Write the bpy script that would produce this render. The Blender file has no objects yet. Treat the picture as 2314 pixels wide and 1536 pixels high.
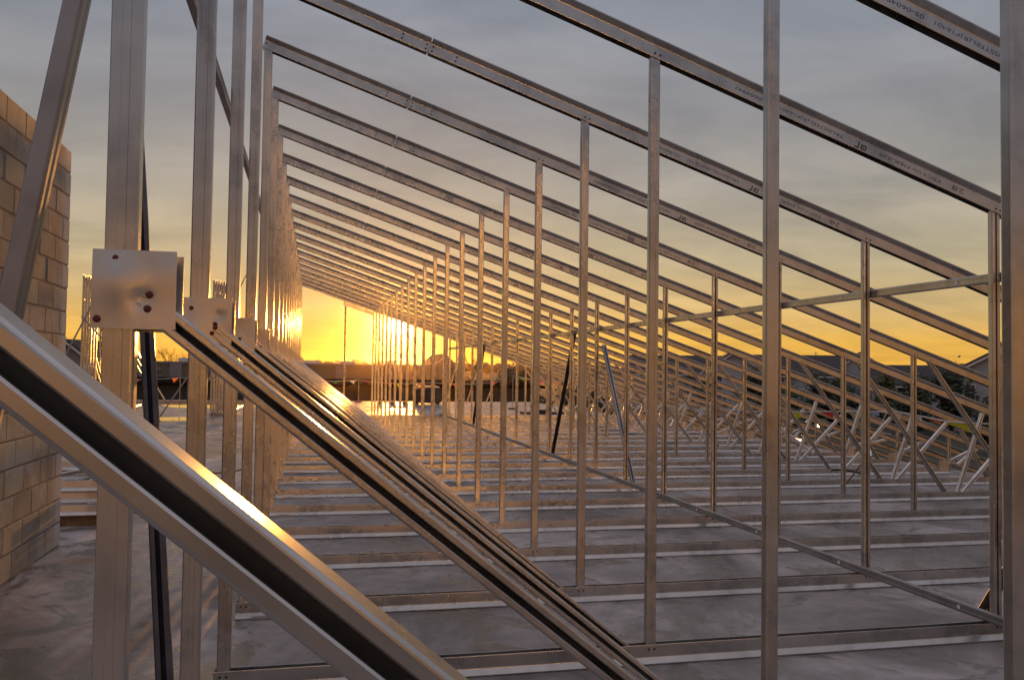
import bpy, bmesh, math, random
from mathutils import Vector, Matrix, noise as mnoise
random.seed(11)
R = math.radians
C = bpy.context.scene.collection
scene = bpy.context.scene

# ------------------------------------------------------------------ camera
YAW, PIT, ROL, FPX, CAMZ = .2280, .0342, .0139, 1936.4, 1.54
cy_, sy_ = math.cos(YAW), math.sin(YAW); cp_, sp_ = math.cos(PIT), math.sin(PIT)
cr_, sr_ = math.cos(ROL), math.sin(ROL)
ax = Vector((cy_, -sy_, 0)); au = Vector((-sp_*sy_, -sp_*cy_, cp_)); af = Vector((cp_*sy_, cp_*cy_, sp_))
right = cr_*ax + sr_*au; up = -sr_*ax + cr_*au
cam_d = bpy.data.cameras.new('camera'); cam = bpy.data.objects.new('camera', cam_d); C.objects.link(cam)
cam.matrix_world = Matrix(((right.x, up.x, -af.x, 0), (right.y, up.y, -af.y, 0), (right.z, up.z, -af.z, CAMZ), (0, 0, 0, 1)))
cam_d.sensor_fit = 'HORIZONTAL'; cam_d.sensor_width = 36; cam_d.lens = FPX/2314*36
cam_d.clip_start = .02; cam_d.clip_end = 6000
scene.camera = cam

# ------------------------------------------------------------------ light
SUN_AZ, SUN_EL = R(5.4), R(2.75)
SUN_DIR = Vector((math.sin(SUN_AZ)*math.cos(SUN_EL), math.cos(SUN_AZ)*math.cos(SUN_EL), math.sin(SUN_EL)))
sl = bpy.data.lights.new('sun', 'SUN'); sl.energy = 4.5; sl.angle = R(.6); sl.color = (1, .40, .07)
so = bpy.data.objects.new('sun', sl); C.objects.link(so)
so.rotation_euler = (-SUN_DIR).to_track_quat('-Z', 'Y').to_euler(); so.location = (10, 60, 30)

scene.view_settings.view_transform = 'Standard'; scene.view_settings.look = 'None'
scene.view_settings.exposure = 0; scene.view_settings.gamma = 1
scene.cycles.max_bounces = 5; scene.cycles.diffuse_bounces = 2; scene.cycles.glossy_bounces = 2
scene.cycles.sample_clamp_indirect = 6; scene.cycles.caustics_reflective = True

W = bpy.data.worlds.new('World'); scene.world = W; W.use_nodes = True
nt = W.node_tree; nt.nodes.clear()
class NG:
    """small helper that adds nodes to one tree"""
    def __init__(s, t): s.t = t
    def n(s, kind, ins=None, **kw):
        x = s.t.nodes.new(kind)
        for k, v in kw.items(): setattr(x, k, v)
        for k, v in (ins or {}).items(): s.set(x.inputs[k], v)
        return x
    def set(s, sock, v):
        if isinstance(v, bpy.types.NodeSocket): s.t.links.new(v, sock)
        else: sock.default_value = v
    def m(s, op, a, b=0., c=0.):
        x = s.n('ShaderNodeMath', operation=op); s.set(x.inputs[0], a); s.set(x.inputs[1], b); s.set(x.inputs[2], c); return x.outputs[0]
    def mix(s, f, a, b, blend='MIX'):
        x = s.n('ShaderNodeMix', data_type='RGBA', blend_type=blend)
        s.set(x.inputs[0], f); s.set(x.inputs[6], a); s.set(x.inputs[7], b); return x.outputs[2]
    def ramp(s, f, stops, interp='LINEAR'):
        x = s.n('ShaderNodeValToRGB'); x.color_ramp.interpolation = interp; e = x.color_ramp.elements
        while len(e) < len(stops): e.new(.5)
        for el, (p, c) in zip(e, stops):
            el.position = p; el.color = (*c, 1) if len(c) == 3 else c
        s.set(x.inputs[0], f); return x.outputs[0]
    def noise(s, vec, scale, det=4, rough=.55, dist=0):
        x = s.n('ShaderNodeTexNoise'); s.set(x.inputs['Vector'], vec)
        x.inputs['Scale'].default_value = scale; x.inputs['Detail'].default_value = det
        x.inputs['Roughness'].default_value = rough; x.inputs['Distortion'].default_value = dist
        return x.outputs[0]
    def mapping(s, vec, scale=(1, 1, 1), loc=(0, 0, 0)):
        x = s.n('ShaderNodeMapping'); s.set(x.inputs['Vector'], vec)
        x.inputs['Scale'].default_value = scale; x.inputs['Location'].default_value = loc; return x.outputs[0]
g = NG(nt)
tc = g.n('ShaderNodeTexCoord').outputs['Generated']
dirn = g.n('ShaderNodeVectorMath', {0: tc}, operation='NORMALIZE').outputs[0]
sep = g.n('ShaderNodeSeparateXYZ', {0: dirn})
dz = sep.outputs[2]
dot = g.n('ShaderNodeVectorMath', {0: dirn, 1: tuple(SUN_DIR)}, operation='DOT_PRODUCT').outputs['Value']
dot = g.m('MAXIMUM', dot, 0.)
# horizontally streaked cloud noise in direction space
plane = g.n('ShaderNodeCombineXYZ', {0: g.m('DIVIDE', sep.outputs[0], g.m('ADD', g.m('ABSOLUTE', dz), .16)),
                                     1: g.m('DIVIDE', sep.outputs[1], g.m('ADD', g.m('ABSOLUTE', dz), .16)), 2: 0.}).outputs[0]
cl = g.noise(g.mapping(plane, (1.1, 1.5, 1), (3.1, 1.7, 0)), 1.3, 6, .58, .6)
band = g.noise(g.mapping(dirn, (2.2, 2.2, 34), (0, 0, .4)), 1.6, 3, .5, .4)
wz = g.m('ADD', dz, g.m('MULTIPLY', g.m('SUBTRACT', band, .5), .020))
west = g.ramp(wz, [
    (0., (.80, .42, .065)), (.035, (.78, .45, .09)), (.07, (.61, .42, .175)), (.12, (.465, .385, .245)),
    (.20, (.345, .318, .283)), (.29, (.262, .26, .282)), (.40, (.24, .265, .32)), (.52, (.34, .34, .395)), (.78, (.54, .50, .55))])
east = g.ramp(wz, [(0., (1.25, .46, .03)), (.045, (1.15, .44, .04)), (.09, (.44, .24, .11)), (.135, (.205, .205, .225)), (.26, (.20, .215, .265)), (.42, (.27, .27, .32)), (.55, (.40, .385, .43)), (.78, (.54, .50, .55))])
azf = g.m('MULTIPLY_ADD', g.n('ShaderNodeVectorMath', {0: dirn, 1: (SUN_DIR.x, SUN_DIR.y, 0)}, operation='DOT_PRODUCT').outputs['Value'], .5, .5)
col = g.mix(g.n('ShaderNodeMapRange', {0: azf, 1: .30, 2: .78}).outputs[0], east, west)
cloudf = g.ramp(cl, [(.34, (0, 0, 0)), (.68, (1, 1, 1))])
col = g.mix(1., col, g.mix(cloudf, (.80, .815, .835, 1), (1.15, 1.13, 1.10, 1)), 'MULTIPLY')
def glow(pw, c):
    return g.mix(1., (0, 0, 0, 1), g.n('ShaderNodeVectorMath', {0: c, 3: g.m('POWER', dot, pw)}, operation='SCALE').outputs[0], 'ADD')
for pw, c in ((60., (.03, .01, .0)), (420., (.08, .03, .0)), (5200., (4.0, 2.6, .7))):
    col = g.mix(1., col, glow(pw, c), 'ADD')
disc = g.m('MULTIPLY', g.m('SMOOTH_MIN', g.m('MAXIMUM', g.m('MULTIPLY', g.m('SUBTRACT', dot, math.cos(R(.62))), 60000.), 0.), 1., .05), 14.)
col = g.mix(1., col, g.n('ShaderNodeVectorMath', {0: (1, .9, .6), 3: disc}, operation='SCALE').outputs[0], 'ADD')
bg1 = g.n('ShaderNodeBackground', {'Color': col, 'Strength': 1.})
sky = g.n('ShaderNodeTexSky', sky_type='NISHITA', sun_disc=False, sun_elevation=SUN_EL, sun_rotation=SUN_AZ)
bg2 = g.n('ShaderNodeBackground', {'Color': sky.outputs[0], 'Strength': .012})
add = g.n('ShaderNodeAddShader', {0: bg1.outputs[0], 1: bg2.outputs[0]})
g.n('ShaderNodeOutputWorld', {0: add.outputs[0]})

# ------------------------------------------------------------------ materials
def new_mat(name):
    m = bpy.data.materials.new(name); m.use_nodes = True; t = m.node_tree; t.nodes.clear()
    gg = NG(t); b = gg.n('ShaderNodeBsdfPrincipled'); gg.n('ShaderNodeOutputMaterial', {0: b.outputs[0]})
    return m, gg, b
def steel(name, base=(.46, .455, .45), rough=.27, metal=.86, streak=True):
    m, q, b = new_mat(name)
    o = q.n('ShaderNodeTexCoord').outputs['Object']; rnd = q.n('ShaderNodeObjectInfo').outputs['Random']
    v = q.n('ShaderNodeVectorMath', {0: o, 1: q.n('ShaderNodeCombineXYZ', {0: q.m('MULTIPLY', rnd, 37.), 1: q.m('MULTIPLY', rnd, 11.), 2: q.m('MULTIPLY', rnd, 23.)}).outputs[0]}, operation='ADD').outputs[0]
    sp = q.noise(v, 190, 1, .5); bl = q.noise(v, 3.5, 2, .5, .5); big = q.noise(v, 16, 2, .5)
    f = q.m('ADD', q.m('MULTIPLY', sp, .04), q.m('ADD', q.m('MULTIPLY', bl, .64), q.m('MULTIPLY', big, .32)))
    dk = tuple(x*.72 for x in base); br = tuple(min(1, x*1.14) for x in base)
    c = q.ramp(f, [(.32, dk), (.5, base), (.66, br)])
    q.set(b.inputs['Base Color'], c); b.inputs['Metallic'].default_value = metal
    q.set(b.inputs['Roughness'], q.m('ADD', rough-.10, q.m('MULTIPLY', q.m('ADD', bl, q.m('MULTIPLY', big, .5)), .15)))
    return m
def plain(name, base, rough=.6, metal=0., var=.25, scale=8., bump=0., trans=0.):
    m, q, b = new_mat(name)
    o = q.n('ShaderNodeTexCoord').outputs['Object']
    f = q.noise(o, scale, 5, .6)
    q.set(b.inputs['Base Color'], q.ramp(f, [(.3, tuple(x*(1-var) for x in base)), (.7, tuple(min(1, x*(1+var)) for x in base))]))
    b.inputs['Roughness'].default_value = rough; b.inputs['Metallic'].default_value = metal
    if bump: q.set(b.inputs['Normal'], q.n('ShaderNodeBump', {'Strength': bump, 'Distance': .01, 'Height': q.noise(o, scale*6, 4)}).outputs[0])
    return m
M = {}
M['steel'] = steel('galvanised steel')
M['web'] = steel('pale sky-lit galvanised steel', (.66, .655, .65), .34, .80)  # lighter steel: sky sheen on some webs put into the colour; pale offcuts too
M['plate'] = steel('galvanised plate', (.52, .51, .50), .33, .84)
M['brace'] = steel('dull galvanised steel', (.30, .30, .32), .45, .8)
M['dark_steel'] = plain('purple-black steel', (.045, .036, .042), .45, .2, .35, 12)  # even near-black purple-brown for some of the braces
M['dark_screw'] = plain('dark screw', (.03, .025, .03), .5, .3)
M['red_screw'] = plain('maroon screw cap', (.10, .012, .012), .45)
m, q, b = new_mat('patchy stencil ink'); b.inputs['Base Color'].default_value = (.04, .04, .05, 1); b.inputs['Roughness'].default_value = .7
_o = q.n('ShaderNodeTexCoord').outputs['Object']; _f = q.ramp(q.m('ADD', q.m('MULTIPLY', q.noise(_o, 420, 2, .6), .45), q.m('MULTIPLY', q.noise(_o, 22, 3, .6), .55)), [(.34, (.18, .18, .18)), (.52, (.78, .78, .78))])
_x = q.n('ShaderNodeMixShader', {0: _f, 1: q.n('ShaderNodeBsdfTransparent').outputs[0], 2: b.outputs[0]}); q.t.links.new(_x.outputs[0], [x for x in q.t.nodes if x.type == 'OUTPUT_MATERIAL'][0].inputs[0]); M['ink'] = m
M['black'] = plain('black rubber', (.012, .012, .013), .6)
M['box'] = plain('dark painted metal', (.03, .03, .033), .5)
M['rust'] = plain('rusty red rubber', (.22, .06, .03), .6)
M['wood'] = plain('weathered wood', (.16, .09, .045), .8, 0, .4, 20)
M['white'] = plain('white plastic', (.75, .75, .76), .5)
M['rope'] = plain('pale rope', (.55, .53, .5), .8)
for nme, c in (('orange', (.75, .22, .03)), ('yellow', (.62, .60, .03)), ('green', (.08, .50, .18)), ('red', (.65, .06, .06)), ('blue', (.42, .50, .72)), ('pale', (.72, .72, .76))):
    m, q, b = new_mat(nme+' flag plastic'); b.inputs['Base Color'].default_value = (*c, 1); b.inputs['Roughness'].default_value = .45
    tr = q.n('ShaderNodeBsdfTranslucent', {'Color': (*c, 1)}); mx = q.n('ShaderNodeMixShader', {0: .45, 1: b.outputs[0], 2: tr.outputs[0]})
    out = [x for x in q.t.nodes if x.type == 'OUTPUT_MATERIAL'][0]; q.t.links.new(mx.outputs[0], out.inputs[0]); M[nme] = m
# concrete deck
m, q, b = new_mat('stained concrete')
o = q.n('ShaderNodeTexCoord').outputs['Object']
n1 = q.noise(q.mapping(o, (1, .55, 1)), .75, 6, .62, .8); n2 = q.noise(o, 5.5, 6, .65, .3); n3 = q.noise(o, 70, 4, .7); n4 = q.noise(q.mapping(o, (1, 1, 1), (9, 4, 0)), 1.9, 5, .6, 1.2)
base = q.ramp(n1, [(.37, (.15, .13, .12)), (.5, (.31, .277, .275)), (.62, (.47, .43, .435))])
base = q.mix(q.ramp(n4, [(.52, (0, 0, 0)), (.62, (.8, .8, .8))]), base, (.14, .128, .10, 1))
base = q.mix(q.ramp(n2, [(.35, (.55, .55, .55)), (.6, (0, 0, 0))]), base, (.19, .18, .18, 1))
base = q.mix(q.ramp(q.noise(q.mapping(o, (1, 1, 1), (2, 8, 0)), 3.1, 6, .7, 1.5), [(.60, (0, 0, 0)), (.72, (.4, .4, .4))]), base, (.50, .47, .48, 1))
base = q.mix(q.m('MULTIPLY', n3, .35), base, q.mix(1., base, (.62, .62, .62, 1), 'MULTIPLY'))
q.set(b.inputs['Base Color'], base)
q.set(b.inputs['Roughness'], q.ramp(n4, [(.40, (.80, .80, .80)), (.52, (.46, .46, .46)), (.60, (.20, .20, .20))]))
q.set(b.inputs['Normal'], q.n('ShaderNodeBump', {'Strength': .5, 'Distance': .012, 'Height': q.m('ADD', q.m('MULTIPLY', n3, .6), n2)}).outputs[0])
b.inputs['Specular IOR Level'].default_value = .34
M['concrete'] = m
# water of the puddle
m, q, b = new_mat('puddle water'); b.inputs['Base Color'].default_value = (.05, .045, .04, 1); b.inputs['Roughness'].default_value = .05
M['water'] = m
# masonry
m, q, b = new_mat('concrete block')
geo = q.n('ShaderNodeNewGeometry'); o = q.n('ShaderNodeTexCoord').outputs['Object']
rnd = geo.outputs['Random Per Island']
c = q.ramp(rnd, [(0., (.20, .185, .175)), (.2, (.28, .255, .225)), (.4, (.16, .16, .17)), (.55, (.33, .285, .22)), (.7, (.23, .225, .235)), (.85, (.28, .225, .18)), (1., (.36, .335, .32))], 'CONSTANT')
n1 = q.noise(o, 3.2, 5, .65, .5); n3 = q.noise(o, 90, 4, .8)
c = q.mix(1., c, q.ramp(n1, [(.3, (.62, .62, .64)), (.7, (1.25, 1.2, 1.12))]), 'MULTIPLY')
c = q.mix(q.m('MULTIPLY', n3, .5), c, q.mix(1., c, (.5, .5, .5, 1), 'MULTIPLY'))
sx = q.n('ShaderNodeSeparateXYZ', {0: o})
edge = q.n('ShaderNodeMapRange', {0: q.m('ADD', sx.outputs[1], q.m('MULTIPLY', q.m('SUBTRACT', q.noise(q.mapping(o, (1, 1, .5)), 3.4, 4, .6), .5), .34)), 1: 2.70, 2: 2.86}).outputs[0]
c = q.mix(.18, c, (.32, .30, .27, 1)); c = q.mix(1., c, (1.18, 1.16, 1.10, 1), 'MULTIPLY'); c = q.mix(q.ramp(q.noise(o, 1.7, 5, .7, 1.), [(.54, (0, 0, 0)), (.66, (.6, .6, .6))]), c, (.40, .385, .38, 1)); c = q.mix(q.m('MULTIPLY', edge, .8), c, (.46, .44, .45, 1))
q.set(b.inputs['Base Color'], c); b.inputs['Roughness'].default_value = .9
q.set(b.inputs['Normal'], q.n('ShaderNodeBump', {'Strength': .5, 'Distance': .006, 'Height': q.m('ADD', n3, n1)}).outputs[0])
M['block'] = m
M['mortar'] = plain('grey mortar', (.16, .14, .13), .95, 0, .3, 14, .4)
M['siding'] = plain('pale siding', (.36, .37, .41), .8, 0, .1, 2)
M['siding_grey'] = plain('grey siding', (.20, .20, .22), .8, 0, .12, 2)
M['felt'], _q, _b = new_mat('black roofing felt'); _b.inputs['Base Color'].default_value = (.012, .011, .012, 1); _b.inputs['Roughness'].default_value = 1; _b.inputs['Specular IOR Level'].default_value = 0
M['roof'] = plain('dark shingles', (.05, .045, .05), .95, 0, .35, 3)
M['trim'] = plain('white trim', (.55, .55, .58), .7)
M['glass'] = plain('dark window glass', (.03, .035, .045), .12)
M['warehouse'] = plain('grey green cladding', (.13, .13, .11), .85, 0, .12, .2)
M['hedge'] = plain('dark evergreen foliage', (.035, .05, .025), .8, 0, .5, 1.5)
M['autumn'] = plain('olive foliage', (.09, .085, .03), .8, 0, .5, 1.5)
M['bark'] = plain('bare bark', (.10, .07, .05), .9)
M['ground'] = plain('dry grass ground', (.034, .034, .022), .95, 0, .5, .08)
M['woods'] = plain('brown winter woods', (.10, .075, .05), .9, 0, .4, .05)
m, q, b = new_mat('lit lamp'); b.inputs['Emission Color'].default_value = (1, .62, .25, 1); b.inputs['Emission Strength'].default_value = 30; M['lamp'] = m

# ------------------------------------------------------------------ mesh helpers
class MB:
    def __init__(s): s.v = []; s.f = []
    def add(s, vs, fs):
        o = len(s.v); s.v += [tuple(x) for x in vs]; s.f += [tuple(i+o for i in f) for f in fs]
    def box(s, x0, x1, y0, y1, z0, z1):
        s.add([(x0,y0,z0),(x1,y0,z0),(x1,y1,z0),(x0,y1,z0),(x0,y0,z1),(x1,y0,z1),(x1,y1,z1),(x0,y1,z1)],
              [(0,3,2,1),(4,5,6,7),(0,1,5,4),(1,2,6,5),(2,3,7,6),(3,0,4,7)])
    def sweep(s, prof, p0, p1, a_dir, b_dir):
        """closed profile (a,b) carried from p0 to p1"""
        n = len(prof); p0 = Vector(p0); p1 = Vector(p1); A = Vector(a_dir); B = Vector(b_dir)
        vs = [p0+A*a+B*b for a, b in prof]+[p1+A*a+B*b for a, b in prof]
        s.add(vs, [(i, (i+1) % n, n+(i+1) % n, n+i) for i in range(n)]+[tuple(range(n))[::-1], tuple(range(n, 2*n))])
    def tube(s, pts, r, k=6):
        pts = [Vector(p) for p in pts]; o = len(s.v); n = len(pts)
        rr = r if isinstance(r, (list, tuple)) else [r]*n
        for i, p in enumerate(pts):
            d = (pts[min(i+1, n-1)]-pts[max(i-1, 0)]).normalized()
            a = d.cross(Vector((0, 0, 1)) if abs(d.z) < .9 else Vector((1, 0, 0))).normalized(); c = d.cross(a)
            for j in range(k):
                t = 2*math.pi*j/k; s.v.append(tuple(p+(a*math.cos(t)+c*math.sin(t))*rr[i]))
        for i in range(n-1):
            for j in range(k):
                s.f.append((o+i*k+j, o+i*k+(j+1) % k, o+(i+1)*k+(j+1) % k, o+(i+1)*k+j))
        s.f.append(tuple(o+j for j in range(k))[::-1]); s.f.append(tuple(o+(n-1)*k+j for j in range(k)))
    def disc(s, c, r, h, k=10, axis=(0, -1, 0)):
        d = Vector(axis); a = d.orthogonal().normalized(); b2 = d.cross(a); c = Vector(c); o = len(s.v)
        for rad, hh in ((r, 0), (r, h*.6), (r*.7, h)):
            for j in range(k):
                t = 2*math.pi*j/k; s.v.append(tuple(c+(a*math.cos(t)+b2*math.sin(t))*rad+d*hh))
        for i in range(2):
            for j in range(k): s.f.append((o+i*k+j, o+i*k+(j+1) % k, o+(i+1)*k+(j+1) % k, o+(i+1)*k+j))
        s.f.append(tuple(o+2*k+j for j in range(k)))
    def mesh(s, name, mat, smooth=None):
        me = bpy.data.meshes.new(name); me.from_pydata(s.v, [], s.f)
        bm = bmesh.new(); bm.from_mesh(me); bmesh.ops.recalc_face_normals(bm, faces=bm.faces); bm.to_mesh(me); bm.free()
        me.materials.append(mat)
        if smooth:
            me.polygons.foreach_set('use_smooth', [True]*len(me.polygons)); me.set_sharp_from_angle(angle=R(smooth))
        return me
    def build(s, name, mat, parent=None, smooth=None, loc=None):
        return link(name, s.mesh(name, mat, smooth), parent, loc)
def link(name, me, parent=None, loc=None):
    o = bpy.data.objects.new(name, me); C.objects.link(o)
    if parent: o.parent = parent
    if loc: o.location = loc
    return o
def tag(o, label, cat, group=None):
    o['label'] = label; o['category'] = cat
    if group: o['group'] = group
    return o
def thing(name, label, cat, loc=(0, 0, 0), group=None, rz=0):
    o = bpy.data.objects.new(name, None); C.objects.link(o); o.location = loc; o.rotation_euler = (0, 0, rz); o.empty_display_size = .2
    return tag(o, label, cat, group)
def struct(name, mb, mat, loc=None):
    o = mb.build(name, mat, None, None, loc); o['kind'] = 'structure'; return o
def rounded(w, d, r, k=3):
    """outline of a rectangle w (a) by d (b) with rounded corners, counter-clockwise from +a side"""
    out = []
    for sx_, sy2, a0 in ((1, 1, 0), (-1, 1, 90), (-1, -1, 180), (1, -1, 270)):
        for i in range(k+1):
            t = R(a0+90*i/k); out.append((sx_*(w/2-r)+r*math.cos(t), sy2*(d/2-r)+r*math.sin(t)))
    return out
def channel(w, d, slot, r=.008, t=.003, side=-1):
    """lipped channel: slot in the middle of the b=side face, back face creased outside, with an inner ridge that traps light"""
    h = w/2; q2 = d/2; k = 4; o = []
    def arc(cx, cz, a0, a1, rr):
        return [(cx+rr*math.cos(R(a0+(a1-a0)*i/k)), cz+rr*math.sin(R(a0+(a1-a0)*i/k))) for i in range(k+1)]
    c_ = min(.0022, slot*.2); o += [(slot/2, -q2+c_), (slot/2+c_, -q2)]; o += arc(h-r, -q2+r, 270, 360, r); o += arc(h-r, q2-r, 0, 90, r)
    o += [(.30*h, q2), (.24*h, q2-.0016), (-.24*h, q2-.0016), (-.30*h, q2)]
    o += arc(-h+r, q2-r, 90, 180, r); o += arc(-h+r, -q2+r, 180, 270, r); o += [(-slot/2-c_, -q2), (-slot/2, -q2+c_)]
    ri = max(r-t, .001)
    lip = .007; trap_ridge = min(h-t, .55*d)  # inner ridge added to trap light so the slot stays dark
    o += [(-slot/2, -q2+lip), (-slot/2-t, -q2+lip), (-slot/2-t, -q2+t)]
    o += [(-h+t, -q2+t), (-h+t, q2-t-.0016), (0, q2-t-.0016-trap_ridge), (h-t, q2-t-.0016), (h-t, -q2+t)]
    o += [(slot/2+t, -q2+t), (slot/2+t, -q2+lip), (slot/2, -q2+lip)]
    return [(a, b*(-side)) for a, b in o] if side == -1 else [(a, -b) for a, b in o]
def fix(p): return p
CH = .1016                                   # chord depth
def chord_prof():
    """open-slot chord: wide foot at v=0, slot at v=CH; returned as (v, b)"""
    half = [(0, .037), (.0012, .0415), (.004, .0435), (.009, .0435), (.0118, .0418), (.0355, .0268), (.039, .026), (.0985, .026), (.1005, .0256), (.1016, .0247), (.1005, .0240), (.098, .0238), (.030, .0238), (.030, 0)]
    return half+[(v, -b) for v, b in half[::-1][1:]]
CHP = chord_prof()
TH = math.atan(1/3); CT, ST = math.cos(TH), math.sin(TH)
DV = Vector((CT, 0, -ST)); NV = Vector((ST, 0, CT)); YV = Vector((0, 1, 0))
XE = -.38
def zu(x): return 3.228-(x-1.771)/3          # underside of the top chord (floor = 0)
Y0, SP = 4.3054, 1.22

# ------------------------------------------------------------------ setting
b_ = MB(); b_.box(-14, 10.25, -4, 39.6, -.35, 0); struct('roof_deck', b_, M['concrete'])
b_ = MB(); b_.box(-13.9, 10.1, -3.9, 39.4, -4.0, -.352); struct('storey_below', b_, M['warehouse'])
b_ = MB(); b_.add([(-1400, -300, -4), (1400, -300, -4), (1400, 1500, -4), (-1400, 1500, -4)], [(0, 1, 2, 3)]); struct('ground', b_, M['ground'])
def puddle(cx, cy, rx, ry, seed, label):
    random.seed(seed); k = 40; b = MB(); ph = [random.uniform(0, 6.28) for _ in range(4)]
    vs = [(0, 0, .004)]
    for i in range(k):
        t = 2*math.pi*i/k; rr = 1+.16*math.sin(2*t+ph[0])+.12*math.sin(3*t+ph[1])+.07*math.sin(5*t+ph[2])
        vs.append((rx*rr*math.cos(t), ry*rr*math.sin(t), .004))
    b.add(vs, [(0, 1+i, 1+(i+1) % k) for i in range(k)])
    o = b.build('puddle', M['water'], None, None, (cx, cy, 0)); o['kind'] = 'structure'; return o
puddle(-4.0, 25.7, .8, 1.25, 3, '')
puddle(-3.6, 34.2, 1.6, 2.2, 8, '')

# ------------------------------------------------------------------ roof trusses
EPW, EPD = .062, .046; WW, WD = .056, .040
P_BACK = channel(EPW, EPD, .014, side=1); P_WEB = channel(WW, WD, .010, side=-1); P_VB = channel(WW, WD, .014, side=1); P_DIA = channel(.048, .050, .0140, side=-1, r=.005)
P_THIN = channel(.052, .038, .010, side=-1)
def loc(x, z): return Vector((x-XE, 0, z))
def member(x0, z0, x1, z1, prof):
    p0, p1 = loc(x0, z0), loc(x1, z1); d = (p1-p0).normalized(); n = Vector((-d.z, 0, d.x))
    b = MB(); b.sweep(prof, p0, p1, n, YV); return b
NODES = dict(V1=1.771, V2=3.939, V3=6.25, V4=9.05)
proto = {}
def chord_mesh(name, a, b2, top):
    mb = MB()
    if top: mb.sweep([(-(v-CH), y) for v, y in CHP], loc(a, zu(a)), loc(b2, zu(b2)), NV, YV)
    else: mb.sweep(CHP, loc(a, 0), loc(b2, 0), (0, 0, 1), YV)
    return mb.mesh(name, M['steel'])
proto['top_chord'] = [chord_mesh('top_chord', -.425, .682, True), chord_mesh('top_chord', .689, 13.2, True)]
sb = MB(); sb.sweep([(.012, -.0205), (.085, -.0205), (.085, .0205), (.012, .0205)], loc(.48, zu(.48)), loc(.89, zu(.89)), NV, YV)
proto['splice_bar'] = sb.mesh('splice_bar', M['steel'])
proto['bottom_chord'] = chord_mesh('bottom_chord', -.425, 9.75, False)
cb = MB(); cb.box(loc(-.33, 0).x, loc(-.19, 0).x, -.056, -.0445, .004, .022); proto['clip_angle'] = cb.mesh('clip_angle', M['plate'])
proto['end_post'] = member(XE, .046, XE, zu(XE)+.05, P_BACK).mesh('end_post', M['steel'])
proto['vertical_web'] = [member(x, .046, x, zu(x)+.045, p).mesh('vertical_web', M['steel']) for x, p in ((NODES['V1'], P_VB), (NODES['V2'], P_WEB), (NODES['V3'], P_WEB), (9.78, P_THIN))]
dg = [(-.345, 1.675, 1.655, .068, P_DIA), (6.42, zu(6.42)+.03, 7.70, .06, P_THIN), (7.84, .06, 8.235, zu(8.235)+.03, P_THIN), (7.90, .06, 8.80, zu(8.80)+.05, P_THIN),
      (8.87, zu(8.87)+.05, 9.43, .06, P_THIN), (9.60, .11, 10.32, zu(10.32)+.03, P_DIA)]
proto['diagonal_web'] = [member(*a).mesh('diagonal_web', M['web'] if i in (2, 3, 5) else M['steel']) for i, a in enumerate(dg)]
near_diag = member(-.36, 1.665, 1.59, .028, P_DIA).mesh('diagonal_web', M['steel'])
def plate_mesh(w, h, dent=None):
    n = 14; mb = MB(); vs = []
    for side in (0, 1):
        for i in range(n+1):
            for j in range(n+1):
                u, v = j/n, i/n; y = 0
                for du, dv, dr, da in (dent or []):
                    y += da*math.exp(-((u-du)**2+(v-dv)**2)/dr**2)
                vs.append((u*w, y+side*.0025, v*h))
    N = (n+1)**2; fs = []
    for i in range(n):
        for j in range(n):
            a = i*(n+1)+j; fs.append((a, a+1, a+n+2, a+n+1)); fs.append((N+a, N+a+n+1, N+a+n+2, N+a+1))
    rim = [j for j in range(n)]+[i*(n+1)+n for i in range(n)]+[n*(n+1)+j for j in range(n, 0, -1)]+[i*(n+1) for i in range(n, 0, -1)]
    for a, b in zip(rim, rim[1:]+rim[:1]): fs.append((b, a, N+a, N+b))
    mb.add(vs, fs); return mb.mesh('gusset_plate', M['plate'], 50)
PL = .158
proto['plate_a'] = plate_mesh(PL, PL, [(.58, .38, .10, .006), (.30, .60, .30, -.007), (1., .7, .3, -.004)])
proto['plate_b'] = plate_mesh(PL, PL, [(.74, .62, .09, .0055), (.1, .2, .3, -.006), (.9, .1, .3, .004)])
proto['plate_c'] = plate_mesh(PL, PL, [(.45, .6, .4, .005)])
proto['heel'] = plate_mesh(.17, .19, [(.5, .5, .4, .001)])
sm = MB(); sm.disc((0, 0, 0), .0078, .004, 12); proto['red'] = sm.mesh('screw', M['red_screw'], 40)
sm = MB(); sm.disc((0, 0, 0), .0062, .004, 8); proto['dark'] = sm.mesh('screw', M['dark_screw'], 40)
# lettering on the top chord, upside down and reading up the slope
def text_mesh(s, x_start, width, size, h):
    cu = bpy.data.curves.new('lettering', 'FONT'); cu.body = s; cu.size = 1
    to = bpy.data.objects.new('lettering', cu); C.objects.link(to)
    dgp = bpy.context.evaluated_depsgraph_get(); me = bpy.data.meshes.new_from_object(to.evaluated_get(dgp))
    bpy.data.objects.remove(to)
    xs = [v.co.x for v in me.vertices]; w0 = max(xs)-min(xs); x0 = min(xs)
    org = loc(x_start, zu(x_start))+NV*h
    vs = [tuple(org-DV*((v.co.x-x0)*width/w0)-NV*(v.co.y*size)+Vector((0, -.0266, 0))) for v in me.vertices]
    fs = [tuple(p.vertices) for p in me.polygons]; bpy.data.meshes.remove(me)
    return vs, fs
proto['lettering'] = []
for a in (('28', 3.70, .085, .040, .046), ('TSC4.00 MER-S29', 3.55, .44, .024, .040), ('TRUSSTEEL(R)P16401', 2.90, .42, .026, .042), ('05-0604947', 2.45, .24, .026, .042)):
    tm = MB(); tm.add(*text_mesh(*a)); proto['lettering'].append(tm.mesh('lettering', M['ink']))
tm = MB()
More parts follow.
